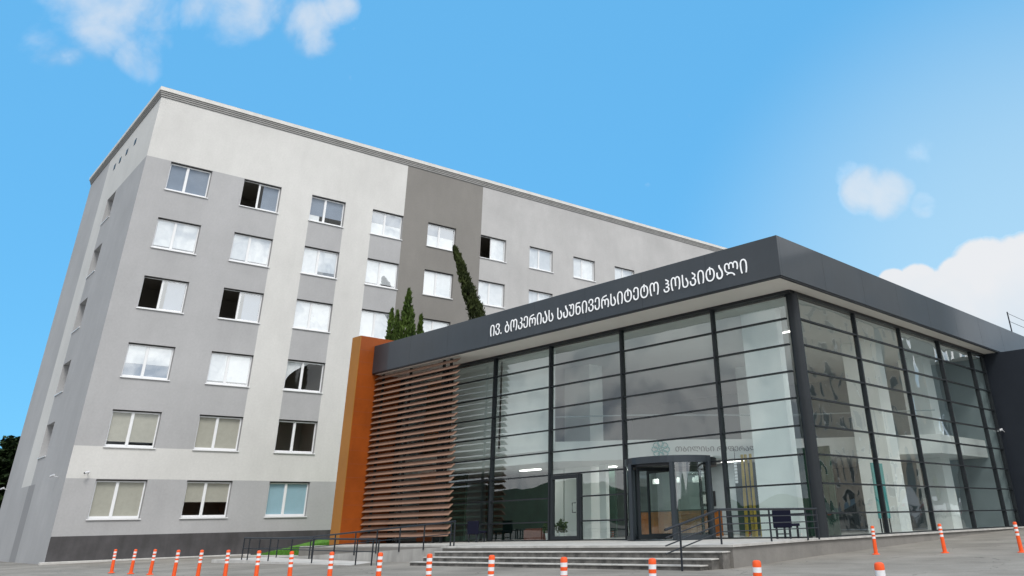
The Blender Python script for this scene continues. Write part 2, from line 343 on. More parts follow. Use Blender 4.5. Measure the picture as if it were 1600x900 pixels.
# ------------------------------------------------------------------ hospital block (local axes: x along the front, y into the depth)
TX, TY = -36.808, -10.719; TR = math.atan2(math.cos(-.094), math.sin(.094))
tower = empty('hospital_building', 'tall six storey hospital block in light and dark grey plaster with rows of white windows', 'building', (TX, TY, 0), TR)
CX = [1.411, 5.904, 10.511, 15.072, 19.644, 24.406, 29.238, 33.962, 38.802, 43.6]
TZ = [21.554, 17.883, 14.273, 10.414, 6.816, 3.318]; BZ = [19.70, 16.005, 12.389, 8.547, 4.927, 1.429]
WW = 2.475; DEP = 18.8; LEN = 62.; ZT = 25.72; ZP = .66
def zone(s, z):
    if z < ZP: return 3
    if z < TZ[5]+.03: return 1
    if z < BZ[4]: return 0
    if s > CX[5]: return 4
    if z > TZ[0]+.02: return 2 if CX[3]+WW < s < CX[5] else 0
    if CX[3]+WW < s: return 2
    if s < CX[1]+WW: return 1
    for c in (2, 3):
        if CX[c] < s < CX[c]+WW: return 1
    return 0
sb = sorted({0., LEN, CX[3]+WW, CX[1]+WW} | {c for c in CX} | {c+WW for c in CX})
zb = sorted({-.75, ZP, TZ[5]+.03, BZ[4], TZ[0]+.02, ZT} | set(TZ) | set(BZ))
def in_win(s, z): return any(c < s < c+WW for c in CX) and any(b < z < t for b, t in zip(BZ, TZ))
wb = MB()
for i in range(len(sb)-1):
    for j in range(len(zb)-1):
        s0, s1, z0, z1 = sb[i], sb[i+1], zb[j], zb[j+1]; sm, zm = (s0+s1)/2, (z0+z1)/2
        if in_win(sm, zm): continue
        wb.face([(s0, 0, z0), (s1, 0, z0), (s1, 0, z1), (s0, 0, z1)], zone(sm, zm))
RD = .34
for c in CX:
    for t, b in zip(TZ, BZ):
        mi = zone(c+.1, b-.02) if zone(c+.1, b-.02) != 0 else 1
        x0, x1 = c, c+WW
        wb.face([(x0, 0, b), (x0, RD, b), (x0, RD, t), (x0, 0, t)], mi); wb.face([(x1, 0, b), (x1, 0, t), (x1, RD, t), (x1, RD, b)], mi)
        wb.face([(x0, 0, t), (x0, RD, t), (x1, RD, t), (x1, 0, t)], mi); wb.face([(x0, 0, b), (x1, 0, b), (x1, RD, b), (x0, RD, b)], mi)
wb.build('front_wall', [M['light'], M['grey'], M['dark'], M['plinth'], M['mid']], tower)
# narrow end wall
SN0, SN1 = 7.25, 9.55
nb_ = [0, 7.25, 8.15, 9.55, 10.15, 12.7, DEP]; zs = sorted({-.75, 3.45, TZ[0]+.02, ZT} | set(TZ[:5]) | set(BZ[:5]))
eb = MB()
def szone(n, z):
    if z > TZ[0]+.02: return 0 if n < 12.7 else 1
    if 8.15 < n < 10.15 and z < 3.45: return 2
    if 9.55 < n < 12.7 and z > 3.45: return 0
    return 1
for i in range(len(nb_)-1):
    for j in range(len(zs)-1):
        n0, n1, z0, z1 = nb_[i], nb_[i+1], zs[j], zs[j+1]; nm, zm = (n0+n1)/2, (z0+z1)/2
        if SN0 < nm < SN1 and any(b < zm < t for b, t in zip(BZ[:5], TZ[:5])): continue
        eb.face([(0, n0, z0), (0, n0, z1), (0, n1, z1), (0, n1, z0)], szone(nm, zm))
for t, b in zip(TZ[:5], BZ[:5]):
    for a, c_ in (((0, SN0, b), (0, SN0, t)), ((0, SN1, b), (0, SN1, t)), ((0, SN0, t), (0, SN1, t)), ((0, SN0, b), (0, SN1, b))):
        eb.face([a, c_, (.5, c_[1], c_[2]), (.5, a[1], a[2])], 1)
eb.build('end_wall', [M['light'], M['grey'], M['stripe']], tower)
ob = MB()
ob.face([(LEN, 0, -.75), (LEN, DEP, -.75), (LEN, DEP, ZT), (LEN, 0, ZT)]); ob.face([(LEN, DEP, -.75), (0, DEP, -.75), (0, DEP, ZT), (LEN, DEP, ZT)])
ob.build('rear_wall', M['grey'], tower)
# inner partitions so that open windows look into rooms, floors between storeys
ib = MB(); ib.box(.4, LEN-.4, 4.9, 5.1, -.5, ZT-.3)
for c in range(len(CX)): ib.box(CX[c]-1.1, CX[c]-.95, .4, 4.85, -.5, ZT-.3)
ib.build('partition', M['room'], tower)
for t in TZ + [25.2]:
    MB().box(.36, LEN-.36, .36, DEP-.3, t+.45, t+.75).build('floor_slab', M['room'], tower)
MB().box(.05, LEN-.05, .05, DEP-.05, ZT, ZT+.05).build('roof', M['roofing'], tower)
pr_ = MB()   # parapet cornice, three thin grooved courses and a white coping
for k_, (p0, z0, z1, mi) in enumerate(((.06, 25.70, 25.79, 0), (.10, 25.815, 25.905, 0), (.14, 25.93, 26.02, 0), (.20, 26.05, 26.30, 1))):
    pr_.box(-p0, LEN+p0, -p0, .3, z0, z1, mi); pr_.box(-p0, .3, .3, DEP+p0, z0, z1, mi)
pr_.box(-.02, LEN, -.02, .28, 25.66, 26.08, 2); pr_.box(-.02, .28, .28, DEP, 25.66, 26.08, 2)
pr_.build('cornice', [M['cornice'], M['coping'], M['stripe']], tower)
cb = MB(); cb.tube([(.1, .02, 26.40), (LEN, .02, 26.40)], .012, 5)
for i in range(41): cb.tube([(.3+1.5*i, .02, 26.29), (.3+1.5*i, .02, 26.42)], .016, 5)
cb.build('lightning_conductor', M['rail'], tower)
for n_ in (4.9, 7.0, 8.75, 10.25):
    MB().box(-.02, .05, n_-.22, n_+.22, 24.1, 24.5).build('wall_vent', M['black'], tower)
for t, b in zip(TZ[:5], BZ[:5]):
    f = MB()
    for a in ((SN0, SN0+.08, b, t), (SN1-.08, SN1, b, t), (SN0+.08, SN1-.08, b, b+.08), (SN0+.08, SN1-.08, t-.08, t), ((SN0+SN1)/2-.05, (SN0+SN1)/2+.05, b+.08, t-.08)): f.box(.42, .48, *a)
    fo = f.build('window', M['pvc'], tower); MB().face([(.45, SN0+.05, b+.05), (.45, SN0+.05, t-.05), (.45, SN1-.05, t-.05), (.45, SN1-.05, b+.05)]).build('pane', M['wglass'], fo)
    MB().box(-.05, .40, SN0-.03, SN1+.03, b-.04, b+.004).build('sill', M['pvc'], fo)
KIND = {(0, 0): 'grey', (1, 0): 'open', (2, 0): 'greyw', (3, 0): 'sky', (4, 0): 'sky', (5, 0): 'openw',
        (0, 1): 'whitegap', (1, 1): 'whitegap', (3, 1): 'whitegap', (0, 2): 'open', (1, 2): 'open', (2, 3): 'curtain', (0, 3): 'halfgrey', (1, 3): 'whitegap',
        (0, 4): 'beigegap', (1, 4): 'beige', (2, 4): 'dark', (0, 5): 'beige', (1, 5): 'half', (2, 5): 'blue'}
def win(c, r):
    x0, x1, b, t = CX[c]+.005, CX[c]+WW-.005, BZ[r]+.005, TZ[r]-.005
    kind = KIND.get((c, r), 'white' if r < 3 or c > 2 else 'beige')
    low = r >= 4 or (c, r) == (2, 3)
    sp = x0 + (x1-x0)*.44; y = .17
    f = MB(); y0, y1 = y, y+.07
    f.box(x0, x0+.055, y0, y1, b, t); f.box(x1-.055, x1, y0, y1, b, t); f.box(x0+.055, x1-.055, y0, y1, b, b+.08); f.box(x0+.055, x1-.055, y0, y1, t-.08, t)
    f.box(sp-.045, sp+.045, y0-.012, y1-.002, b+.08, t-.08)
    for a, c_ in ((x0+.055, sp-.045), (sp+.045, x1-.055)):      # sashes
        if kind in ('open', 'openw') and a < sp-.5: continue
        f.box(a, a+.032, y0+.012, y1+.01, b+.08, t-.08); f.box(c_-.032, c_, y0+.012, y1+.01, b+.08, t-.08)
        f.box(a+.032, c_-.032, y0+.012, y1+.01, b+.08, b+.125); f.box(a+.032, c_-.032, y0+.012, y1+.01, t-.125, t-.08)
    f.box(x0+.002, x1-.002, y0-.05, y0-.002, t-.055, t-.001, 1); f.box(x1-.03, x1-.001, y0-.05, y0-.002, b+.01, t-.056, 2)  # dark strip across the head imitates the lintel's shade
    fo = f.build('window', [M['pvc'], M['head_shade'], M['stripe']], tower)
    MB().box(x0-.05, x1+.05, -.075, y0-.003, b-.058, b-.01).build('sill', M['pvc'], fo)
    gm = M['wglass2'] if low or kind in ('grey', 'greyw') or (kind == 'open' and r == 0) else M['wglass']
    gp = MB()
    if kind not in ('open', 'openw'): gp.face([(x0+.1, y+.035, b+.1), (sp-.08, y+.035, b+.1), (sp-.08, y+.035, t-.1), (x0+.1, y+.035, t-.1)])
    tilt = random.uniform(-.03, .03); tz = random.uniform(-.02, .02)
    gp.face([(sp+.08, y+.035, b+.1), (x1-.1, y+.035+tilt*.5, b+.1), (x1-.1, y+.035+tilt*.5+tz, t-.1), (sp+.08, y+.035+tz, t-.1)])
    gp.build('pane', gm, fo)
    yb = y+.085
    def bl(xa, xb, za, zb_, mm, nm='blind'):  # real blinds, and the painted sky reflection in the 'sky' windows
        MB().face([(xa, yb, za), (xb, yb, za), (xb, yb, zb_), (xa, yb, zb_)]).build(nm, M[mm], fo)
    H_ = t-b
    if kind == 'white' and random.random() < .5: g0 = random.choice((.08, .15, .3)); bl(x0, x1, b+g0, t, 'blind_white')
    elif kind == 'white' and random.random() < .4: bl(x0, sp, b, t, 'blind_white'); bl(sp+.01, x1, b+random.choice((0, .35)), t, 'blind_pale')
    elif kind == 'white': bl(x0, x1, b, t, 'blind_white')
    elif kind == 'whitegap': bl(x0, x1, b+.22, t, 'blind_white')
    elif kind == 'halfgrey': bl(x0, x1, b+H_*.42, t, 'blind_white'); bl(x0, x1, b, b+H_*.42-.01, 'blind_grey')
    elif kind == 'grey': bl(x0, x1, b, t, 'blind_grey')
    elif kind == 'greyw': bl(x0, x1, b+.5, t, 'blind_grey'); bl(x0, x0+.8, b, b+.49, 'blind_white')
    elif kind == 'sky': bl(x0, x1, b+H_*.0, t-H_*.5, 'blind_white'); bl(x0, x1, t-H_*.49, t, 'blind_grey')  # reflected sky painted as a white and a grey blind
    elif kind == 'open': bl(sp+.3, x1, b, t, 'blind_grey')
    elif kind == 'openw': bl(sp, x1, b, t, 'blind_white')
    elif kind == 'beige': bl(x0, x1, b, t, 'blind_beige')
    elif kind == 'beigegap': bl(x0, x1, b+.28, t, 'blind_beige')
    elif kind == 'half': bl(x0, x1, b+H_*.42, t, 'blind_beige')
    elif kind == 'blue': bl(x0, x1, b, t, 'blind_blue')
    elif kind == 'curtain':
        cu = MB(); cp_ = [(x0+.02, .25), (x0+.3, .5), (x0+.6, .66), (x0+1.0, .80), (x0+1.2, .84), (x0+1.42, .90), (x0+1.5, 1.)]
        for i in range(len(cp_)-1):
            (a, ha), (c_, hc) = cp_[i], cp_[i+1]; w0 = .03*(i % 2); w1 = .03*((i+1) % 2)
            cu.face([(a, yb+w0, b+H_*ha), (c_, yb+w1, b+H_*hc), (c_, yb+w1, t), (a, yb+w0, t)])
        cu.build('curtain', M['blind_white'], fo)
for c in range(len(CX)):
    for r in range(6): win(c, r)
MB().box(CX[2]-.2, CX[2]+1.2, 2.0, 2.2, 7.10, 7.16).build('ceiling_light', M['lamp'], tower)
MB().box(1.4, 1.9, DEP-5, DEP-4.2, ZT+.05, 27.1).build('roof_hatch', M['green'], tower)

# wall cameras
def cctv(label, loc, rz):
    o = empty('security_camera', label, 'security camera', loc, rz, 'small security cameras on the walls')
    MB().tube([(0, 0, 0), (.22, 0, .05)], .02, 8).build('bracket', M['steel'], o)
    MB().tube([(.20, 0, .10), (.32, -.22, .03)], .055, 10).build('housing', M['steel'], o)
    MB().tube([(.32, -.22, .03), (.325, -.23, .027)], .045, 10).build('lens', M['black'], o)
ex = Vector((math.cos(TR), math.sin(TR), 0)); ey = Vector((-math.sin(TR), math.cos(TR), 0)); T0 = Vector((TX, TY, 0))
def tw(s, n, z): return T0 + s*ex + n*ey + Vector((0, 0, z))
cctv('small white camera on the broad front wall beside the top of the lowest left window', tw(.95, -.02, 3.55), TR-math.pi/2)
cctv('small white camera near the front edge of the narrow end wall', tw(-.02, 1.9, 3.5), TR-math.pi)
cctv('small white camera at the far edge of the narrow end wall', tw(-.02, 18.1, 3.6), TR-math.pi)

cctv('small white camera high on the dark return wall at the right end of the glass', (.30, 18.24, 4.05), -math.pi/2)
kb = MB(); kb.prism([tuple(tw(-.25, -.35, 0)[:2]), tuple(tw(9.9, -.35, 0)[:2]), tuple(tw(9.9, -.004, 0)[:2]), tuple(tw(-.25, -.004, 0)[:2])], -.8, -.46)
tag(kb.build('kerb', M['kerb'], bevel=.02), kind='structure')

# grass bank between ramp and block
gr_ = MB(); P4 = [(-24.4, -2.6, -.50), (-31.9, -2.6, -.50), (-34.9, 3.0, .18), (-34.3, 9.0, .2), (-24.4, 9.0, .2)]
gr_.prism([(p[0], p[1]) for p in P4][::-1], -.9, [p[2] for p in P4][::-1])
for i in range(9000):
    u, v = random.random(), random.random(); x = -32.2+7.7*u; y = -2.5+5.5*v
    if x < -31.9 - (y+2.6)*.55: continue
    z = -.5 + .68*(y+2.6)/6 + .01; h = random.uniform(.04, .11); a = random.uniform(0, 6.28); w = .012
    dx, dy = math.cos(a)*w, math.sin(a)*w; lx, ly = random.uniform(-.04, .04), random.uniform(-.04, .04)
    gr_.face([(x-dx, y-dy, z-.03), (x+dx, y+dy, z-.03), (x+lx, y+ly, z+h)])
tag(gr_.build('grass', M['grassm']), kind='stuff')
k2 = MB().prism([(-32.2, -2.86), (-24.35, -2.86), (-24.35, -2.66), (-32.2, -2.66)], -.8, -.44)
tag(k2.build('kerb', M['kerb'], bevel=.02), kind='structure')

# ------------------------------------------------------------------ entrance pavilion
A_ = [0, 3.218, 7.788, 11.925, 15.663, 19.4, 23.2]; B_ = [.12, 4.55, 8.516, 12.557, 16.374, 17.95]
ZR = [7.6, 6.767, 5.889, 5.0, 4.137, 3.27, 2.397, 1.54, .672, 0.]
FX, FY, FL = .894, -1.79, -23.35
pav = empty('entrance_pavilion', 'low glass entrance hall with dark grey overhanging roof, terracotta louvres and orange end wall', 'building', (0, 0, 0))
fb_ = MB()   # fascia: outer band with a slim panel joint now and then
fb_.box(FL+.003, FX, FY, FY+.12, 7.74, 9.12); fb_.box(FX-.12, FX, FY+.12, 25, 7.74, 9.12)
fb_.build('fascia', M['fascia'], pav, bevel=.008)
jb = MB()
for i in range(1, 8): jb.box(FX-3.0*i-.006, FX-3.0*i+.006, FY-.0015, FY+.002, 7.75, 9.11)
for i in range(1, 9): jb.box(FX-.002, FX+.0015, FY+3.0*i-.006, FY+3.0*i+.006, 7.75, 9.11)
jb.build('fascia_joint', M['black'], pav)
MB().box(FL+.02, FX-.03, FY+.03, FY+.14, 7.695, 7.74).box(FX-.14, FX-.03, FY+.14, 25, 7.695, 7.74).build('drip_edge', M['black'], pav)
MB().box(FL+.01, FX-.12, FY+.12, 25, 8.8, 8.9).build('roof', M['roofing'], pav)
for i, (a, b) in enumerate([(FL+.02, -18.0), (-18.0, -12.0), (-12, -6), (-6, FX-.14)]):
    MB().box(a+.004, b-.004, FY+.14, -.1, 7.70, 7.76).build('soffit_panel', M['soffit'], pav)
for a, b in ((-.1, 6), (6, 12), (12, 18.2)):
    MB().box(.2, FX-.14, a+.004, b-.004, 7.70, 7.76).build('soffit_panel', M['soffit'], pav)
MB().box(FL+.02, .16, -.14, .18, 7.60, 7.755).box(-.1, .19, .18, 18.2, 7.60, 7.755).build('head_rail', M['black'], pav)
MB().box(FL+.02, -.2, -.06, .06, -.05, .035).box(0.03, .16, .4, 18.2, -.05, .035).build('base_rail', M['frame'], pav)
MB().tube([(.05, .22, -.04), (.05, .22, 7.6)], .21, 20).build('corner_pillar', M['frame'], pav, smooth=True)
for a in A_[1:]:
    z0 = 0.035 if abs(a-7.788) > .1 and abs(a-3.218) > .1 or True else 2.9
    MB().box(-a-.042, -a+.042, -.12, .09, z0, 7.6).build('mullion', M['frame'], pav, bevel=.006)
for b in B_[1:]:
    MB().box(.02, .20, b-.045, b+.045, .035, 7.6).build('mullion', M['frame'], pav, bevel=.006)
MB().box(-10.23, -10.15, -.07, .05, .035, 2.36).build('mullion', M['frame'], pav)
# front bays
for i in range(6):
    a, b = A_[i], A_[i+1]; x1, x0 = (-a-.042 if i else -.14), -b+.042
    gm = MB()
    zz = ZR
    for k_ in range(9):
        zt_, zb_ = zz[k_]-.025, zz[k_+1]+.025
        xa, xb = x0, x1
        if i == 1 and k_ >= 6: continue
        if i == 2 and k_ >= 6: xa = -10.15
        if k_ == 8: zb_ = .035
        ti = random.uniform(-.006, .006); tj = random.uniform(-.004, .004)
        gm.face([(xa, ti, zb_), (xb, -ti, zb_), (xb, -ti+tj, zt_), (xa, ti+tj, zt_)])
    go = gm.build('glass_bay', M['pglass'], pav)
    for k_ in range(1, 9):
        xa, xb = x0+.002, x1-.002
        if i == 1 and k_ >= 7: continue
        if i == 2 and k_ >= 7: xa = -10.148
        MB().box(xa, xb, -.075, .05, ZR[k_]-.025, ZR[k_]+.025).build('transom', M['frame'], go)
for i in range(5):
    y0, y1 = (B_[i]+.045 if i else .45), B_[i+1]-.045
    gm = MB()
    for k_ in range(9):
        zt_, zb_ = ZR[k_]-.025, ZR[k_+1]+.025
        if k_ == 8: zb_ = .035
        ti = random.uniform(-.012, .012); tj = random.uniform(-.008, .008)
        gm.face([(.12+ti, y0, zb_), (.12-ti, y1, zb_), (.12-ti+tj, y1, zt_), (.12+ti+tj, y0, zt_)])
    go = gm.build('glass_bay', M['pglass_side'], pav)
    for k_ in range(1, 9):
        MB().box(.05, .185, y0+.002, y1-.002, ZR[k_]-.024, ZR[k_]+.024).build('transom', M['frame'], go)
# glazed side door
d = MB(); dx0, dx1 = -11.86, -10.235
d.box(dx0, dx0+.13, -.09, .06, .035, 2.36); d.box(dx1-.13, dx1, -.09, .06, .035, 2.36); d.box(dx0+.13, dx1-.13, -.09, .06, 2.22, 2.36); d.box(dx0+.13, dx1-.13, -.09, .06, .035, .16)
do = d.build('door', M['frame'], pav, bevel=.006)
MB().face([(dx0+.13, -.01, .16), (dx1-.13, -.01, .16), (dx1-.13, -.01, 2.22), (dx0+.13, -.01, 2.22)]).build('pane', M['pglass'], do)
MB().tube([(dx1-.16, -.09, .98), (dx1-.30, -.15, .98), (dx1-.30, -.15, 1.32), (dx1-.16, -.09, 1.32)], .018, 8).build('handle', M['black'], do)
# revolving door
RX, RY, RR = -5.42, -.15, 1.68
rv = MB(); seg = 40
def arc(a0, a1, n, r): return [(RX+r*math.cos(R(a0+(a1-a0)*i/n)), RY+r*math.sin(R(a0+(a1-a0)*i/n))) for i in range(n+1)]
def arcwall(mb, a0, a1, r0, r1, z0, z1, n=14):
    o_, i_ = arc(a0, a1, n, r1), arc(a0, a1, n, r0)
    for i in range(n): mb.prism([i_[i], o_[i], o_[i+1], i_[i+1]], z0, z1)
arcwall(rv, 180, 360, RR-.08, RR+.03, 2.38, 2.60, 22)
rdo = rv.build('revolving_door', M['doorframe'], pav, smooth=True)
MB().prism(arc(0, 356, 40, RR-.09), 2.30, 2.57).build('canopy', M['black'], rdo)
MB().prism(arc(0, 356, 40, RR+.02), -.02, .02).build('threshold', M['doorframe'], rdo)
for a in (186, 248, 308, 356):
    c_, s_ = RX+RR*math.cos(R(a)), RY+RR*math.sin(R(a))
    MB().box(c_-.07, c_+.07, s_-.07, s_+.07, .02, 2.40).build('post', M['doorframe'], rdo, bevel=.01)
for a0, a1 in ((180, 248), (308, 360)):
    gmb = MB(); p_ = arc(a0, a1, 12, RR-.02)
    for i in range(12): gmb.face([(*p_[i], .14), (*p_[i+1], .14), (*p_[i+1], 2.4), (*p_[i], 2.4)])
    go = gmb.build('curved_glass', M['pglass'], rdo, smooth=True)
    rr_ = MB(); arcwall(rr_, a0, a1, RR-.06, RR+.02, .02, .14, 12); rr_.build('bottom_rail', M['doorframe'], go, smooth=True)
for a in (256, 346, 76, 166):
    u = Vector((math.cos(R(a)), math.sin(R(a)), 0)); w_ = Vector((-u.y, u.x, 0))*.025; c0 = Vector((RX, RY, 0))
    wg = MB()
    for (ra, rb, za, zb_) in ((.06, .14, .05, 2.29), (1.48, 1.58, .05, 2.29), (.14, 1.48, .05, .19), (.14, 1.48, 2.18, 2.29)):
        P = [c0+u*ra-w_, c0+u*rb-w_, c0+u*rb+w_, c0+u*ra+w_]; wg.prism([(p.x, p.y) for p in P], za, zb_)
    wo_ = wg.build('door_wing', M['frame'], rdo)
    a_, b_ = c0+u*.14, c0+u*1.48
    MB().face([(a_.x, a_.y, .19), (b_.x, b_.y, .19), (b_.x, b_.y, 2.18), (a_.x, a_.y, 2.18)]).build('pane', M['pglass'], wo_)
MB().tube([(RX, RY, .02), (RX, RY, 2.4)], .05, 10).build('centre_post', M['frame'], rdo)
# orange end wall, dark return wall
MB().box(-24.15, FL, -2.60, 6.0, -.75, 9.55).build('orange_wall', M['orange'], pav)
MB().box(-24.153, FL-.003, -2.64, -2.603, -.75, 9.553).build('orange_wall_edge', M['ochre'], pav)
oj = MB()
for i in range(1, 17): oj.box(FL-.001, FL+.002, -2.6, -.3, -.75+.6*i, -.75+.6*i+.008)
oj.build('panel_joint', M['brick'], pav)
MB().box(.0, 2.4, 18.25, 25, -.4, 7.69).build('return_wall', M['navywall'], pav)
rr2 = MB(); rr2.tube([(.75, 21.6, 8.85), (.75, 21.6, 10.25)], .035, 8); rr2.tube([(.75, 21.6, 10.18), (.75, 24.8, 10.18)], .012, 6); rr2.tube([(.75, 21.6, 9.75), (.75, 24.8, 9.75)], .012, 6); rr2.tube([(.75, 24.8, 8.85), (.75, 24.8, 10.25)], .035, 8)
rr2.build('roof_railing', M['rail'], pav)
# louvres
lz0, lz1 = .34, 7.52
for i in range(28):
    z = lz0 + (lz1-lz0)*i/27; xl, xr = FL+.02, -16.55
    P = [(-1.60, z-.080), (-1.578, z-.096), (-1.37, z+.074), (-1.392, z+.090)]
    s_ = MB(); n = 4
    s_.v = [(xl, p[0], p[1]) for p in P] + [(xr, p[0], p[1]) for p in P]
    s_.f = [(3, 2, 1, 0), (4, 5, 6, 7)] + [(q, (q+1) % 4, 4+(q+1) % 4, 4+q) for q in range(4)]; s_.mi = [0]*6
    s_.build('louvre_slat', M['louvre'], pav)
for x in (-20.6, -17.9, -17.35, -23.0):
    MB().box(x-.04, x+.04, -1.36, -1.24, .0, 7.69).build('louvre_post', M['frame'], pav)
# lettering on the fascia
def letters(text, x0, x1, z0, h, y, material, parent, name, dep=.03, direction=None, off=.0):
    cu = bpy.data.curves.new('t', 'FONT'); cu.body = text; cu.extrude = .02; cu.offset = off; cu.resolution_u = 4
    to = bpy.data.objects.new('t', cu); C.objects.link(to)
    bpy.context.view_layer.update()
    me = bpy.data.meshes.new_from_object(to.evaluated_get(bpy.context.evaluated_depsgraph_get()))
    bpy.data.objects.remove(to)
    bm = bmesh.new(); bm.from_mesh(me); bmesh.ops.remove_doubles(bm, verts=bm.verts, dist=1e-5)
    xs_ = [v.co.x for v in bm.verts]; ys_ = sorted(v.co.y for v in bm.verts)
    sx = (x1-x0)/(max(xs_)-min(xs_)); ymin, ymax = 0., ys_[int(len(ys_)*.995)]; sz = h/(ymax-ymin); mnx = min(xs_)
    seen = set(); isl = []
    for v in bm.verts:
        if v in seen: continue
        st = [v]; comp = []; seen.add(v)
        while st:
            q = st.pop(); comp.append(q)
            for e in q.link_edges:
                w_ = e.other_vert(q)
                if w_ not in seen: seen.add(w_); st.append(w_)
        isl.append(comp)
    for comp in isl:
        idx = {v: i for i, v in enumerate(comp)}; fs = {f for v in comp for f in v.link_faces}
        mb = MB()
        for v in comp:
            X = x0+(v.co.x-mnx)*sx; Z = z0+v.co.y*sz; Y = -v.co.z/.02*dep/2
            mb.v.append((X, y+Y, Z) if direction is None else tuple(direction(X, Y, Z)))
        mb.f = [tuple(idx[v] for v in f.verts) for f in fs]; mb.mi = [0]*len(mb.f)
        if len(mb.f): mb.build(name, material, parent)
    bm.free()
letters("\u1c98\u1c95. \u1c91\u1c9d\u1c99\u1c94\u1ca0\u1c98\u1c90\u1ca1 \u1ca1\u1c90\u1ca3\u1c9c\u1c98\u1c95\u1c94\u1ca0\u1ca1\u1c98\u1ca2\u1c94\u1ca2\u1c9d \u1cb0\u1c9d\u1ca1\u1c9e\u1c98\u1ca2\u1c90\u1c9a\u1c98",
        -13.95, -.35, 8.10, .50, FY-.03, M['sign'], pav, 'sign_letter', .02, None, -.004)
# interior
MB().box(-23.3, -.02, .1, 18.2, -.12, -.02).build('floor', M['intfloor'], pav)
MB().box(-23.3, -.05, .2, 18.2, 7.50, 7.56).build('ceiling', M['white'], pav)
MB().box(-23.3, 0.03, 18.0, 18.2, 0, 7.5).box(-23.3, -23.1, .2, 18, 0, 7.5).build('inner_wall', M['intgrey'], pav)
mz = [(-23.05, .45), (-12.2, .45), (-9.6, 2.9), (-5.6, 8.6), (-.6, 12.5), (-.6, 17.95), (-23.05, 17.95)]
MB().prism(mz, 2.95, 3.72).build('mezzanine', M['white'], pav)
mr_ = MB()
mr_.tube([(p[0], p[1]+.08, 4.72) for p in mz[:5]], .025, 6)
for i in range(0):
    p, q = Vector(mz[i]), Vector(mz[i+1]); L_ = (q-p).length
    for k_ in range(int(L_/1.3)+1):
        w_ = p+(q-p)*k_/(int(L_/1.3)+1); mr_.tube([(w_.x, w_.y+.08, 3.72), (w_.x, w_.y+.08, 4.72)], .02, 6)
mr_.build('balustrade', M['intgrey'], pav)
MB().box(-16.5, -8.4, 8.9, 9.1, 0, 2.94).build('lobby_wall', M['intgrey'], pav)
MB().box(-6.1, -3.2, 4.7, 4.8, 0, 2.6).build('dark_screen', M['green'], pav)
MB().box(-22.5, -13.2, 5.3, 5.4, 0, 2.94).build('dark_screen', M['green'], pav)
MB().box(-16.3, -15.5, 4.2, 4.5, 0, 2.94).box(-12.6, -12.2, 3.6, 3.8, 0, 2.94).build('pier', M['whitecol'], pav)
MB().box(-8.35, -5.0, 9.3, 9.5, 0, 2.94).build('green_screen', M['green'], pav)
for (x0, x1, y0, y1) in ((-2.62, -1.12, .95, 1.3), (-15.2, -13.5, 4.0, 4.9), (-9.5, -8.6, 10.5, 11.3), (-2.9, -1.5, 9.2, 10.2), (-20.5, -19.2, 6, 7), (-3.0, -1.8, 15.2, 16.2)):
    MB().box(x0, x1, y0, y1, -.02, 7.5).build('column', M['whitecol'], pav)
MB().box(-15.6, -12.05, .34, .36, 3.4, 7.5).build('blind', M['white'], pav)
MB().box(-19.3, -15.75, .34, .36, 3.4, 7.5).build('blind', M['white'], pav)
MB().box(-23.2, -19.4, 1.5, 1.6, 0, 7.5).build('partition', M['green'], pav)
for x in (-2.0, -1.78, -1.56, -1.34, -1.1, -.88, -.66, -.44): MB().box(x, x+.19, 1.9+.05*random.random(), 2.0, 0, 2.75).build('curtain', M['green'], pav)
for (x, y) in ((-3, 5), (-3, 11)):
    MB().box(x-(.5 if x > -4 else .15), x+(.5 if x > -4 else .15), y-.05, y+.05, 7.46, 7.498).build('ceiling_light', M['lamp'], pav)
for (x, y) in ((-10.5, 6), (-13.5, 5), (-8.0, 7.5), (-16.5, 3)):
    MB().box(x-.6, x+.6, y-.15, y+.15, 2.90, 2.948).build('ceiling_light', M['lamp'], pav)
def fill_light(x, y, z, e, sx=1.2, sy=.3):  # area light added to brighten the lobby
    l = bpy.data.lights.new('lobby_fill', 'AREA'); l.shape = 'RECTANGLE'; l.size = sx; l.size_y = sy; l.energy = e; l.color = (1, .97, .93)
    o = bpy.data.objects.new('lobby_fill', l); C.objects.link(o); o.location = (x, y, z)
for (x, y) in ((-3, 5), (-3, 11), (-8, 4), (-14, 8), (-8, 12), (-1.6, 7.2), (-2.5, 15.5)): fill_light(x, y, 7.43, 9 if y < 1 else 7)  # added fill at ceiling level, mostly where no fixture is modelled
for (x, y) in ((-10.5, 6), (-13.5, 5), (-8.0, 7.5), (-16.5, 3)): fill_light(x, y, 2.89, 32 if x in (-10.5, -8.0) else 8)
# logo and lettering on the mezzanine edge
p, q = Vector((-9.6, 2.9)), Vector((-5.6, 8.6)); u = (q-p).normalized(); nrm = Vector((u.y, -u.x))
def onmez(X, Y, Z):
    w_ = p + u*X + nrm*(.03-Y); return (w_.x, w_.y, Z)
lg = MB()
for i in range(8):
    a = i*math.pi/4; cx_, cz_ = .95+.26*math.cos(a), 3.33+.22*math.sin(a)
    pts = [onmez(cx_+.13*math.cos(t*math.pi/6), 0, cz_+.11*math.sin(t*math.pi/6)) for t in range(13)]
    lg.tube(pts, .022, 5)
for i in range(4):
    a = i*math.pi/2+.4; lg.tube([onmez(.95+.1*math.cos(a)+.06*math.cos(t*math.pi/4), 0, 3.33+.1*math.sin(a)+.06*math.sin(t*math.pi/4)) for t in range(9)], .018, 5)
lg.build('logo', M['teal'], pav)
letters("\u1c97\u1c91\u1c98\u1c9a\u1c98\u1ca1\u1c98 \u1ca0\u1c94\u1ca4\u1c94\u1ca0\u1c90\u1c9a", 1.6, 5.3, 3.24, .20, 0, M['lettering'], pav, 'lobby_letter', .02, onmez, .0)

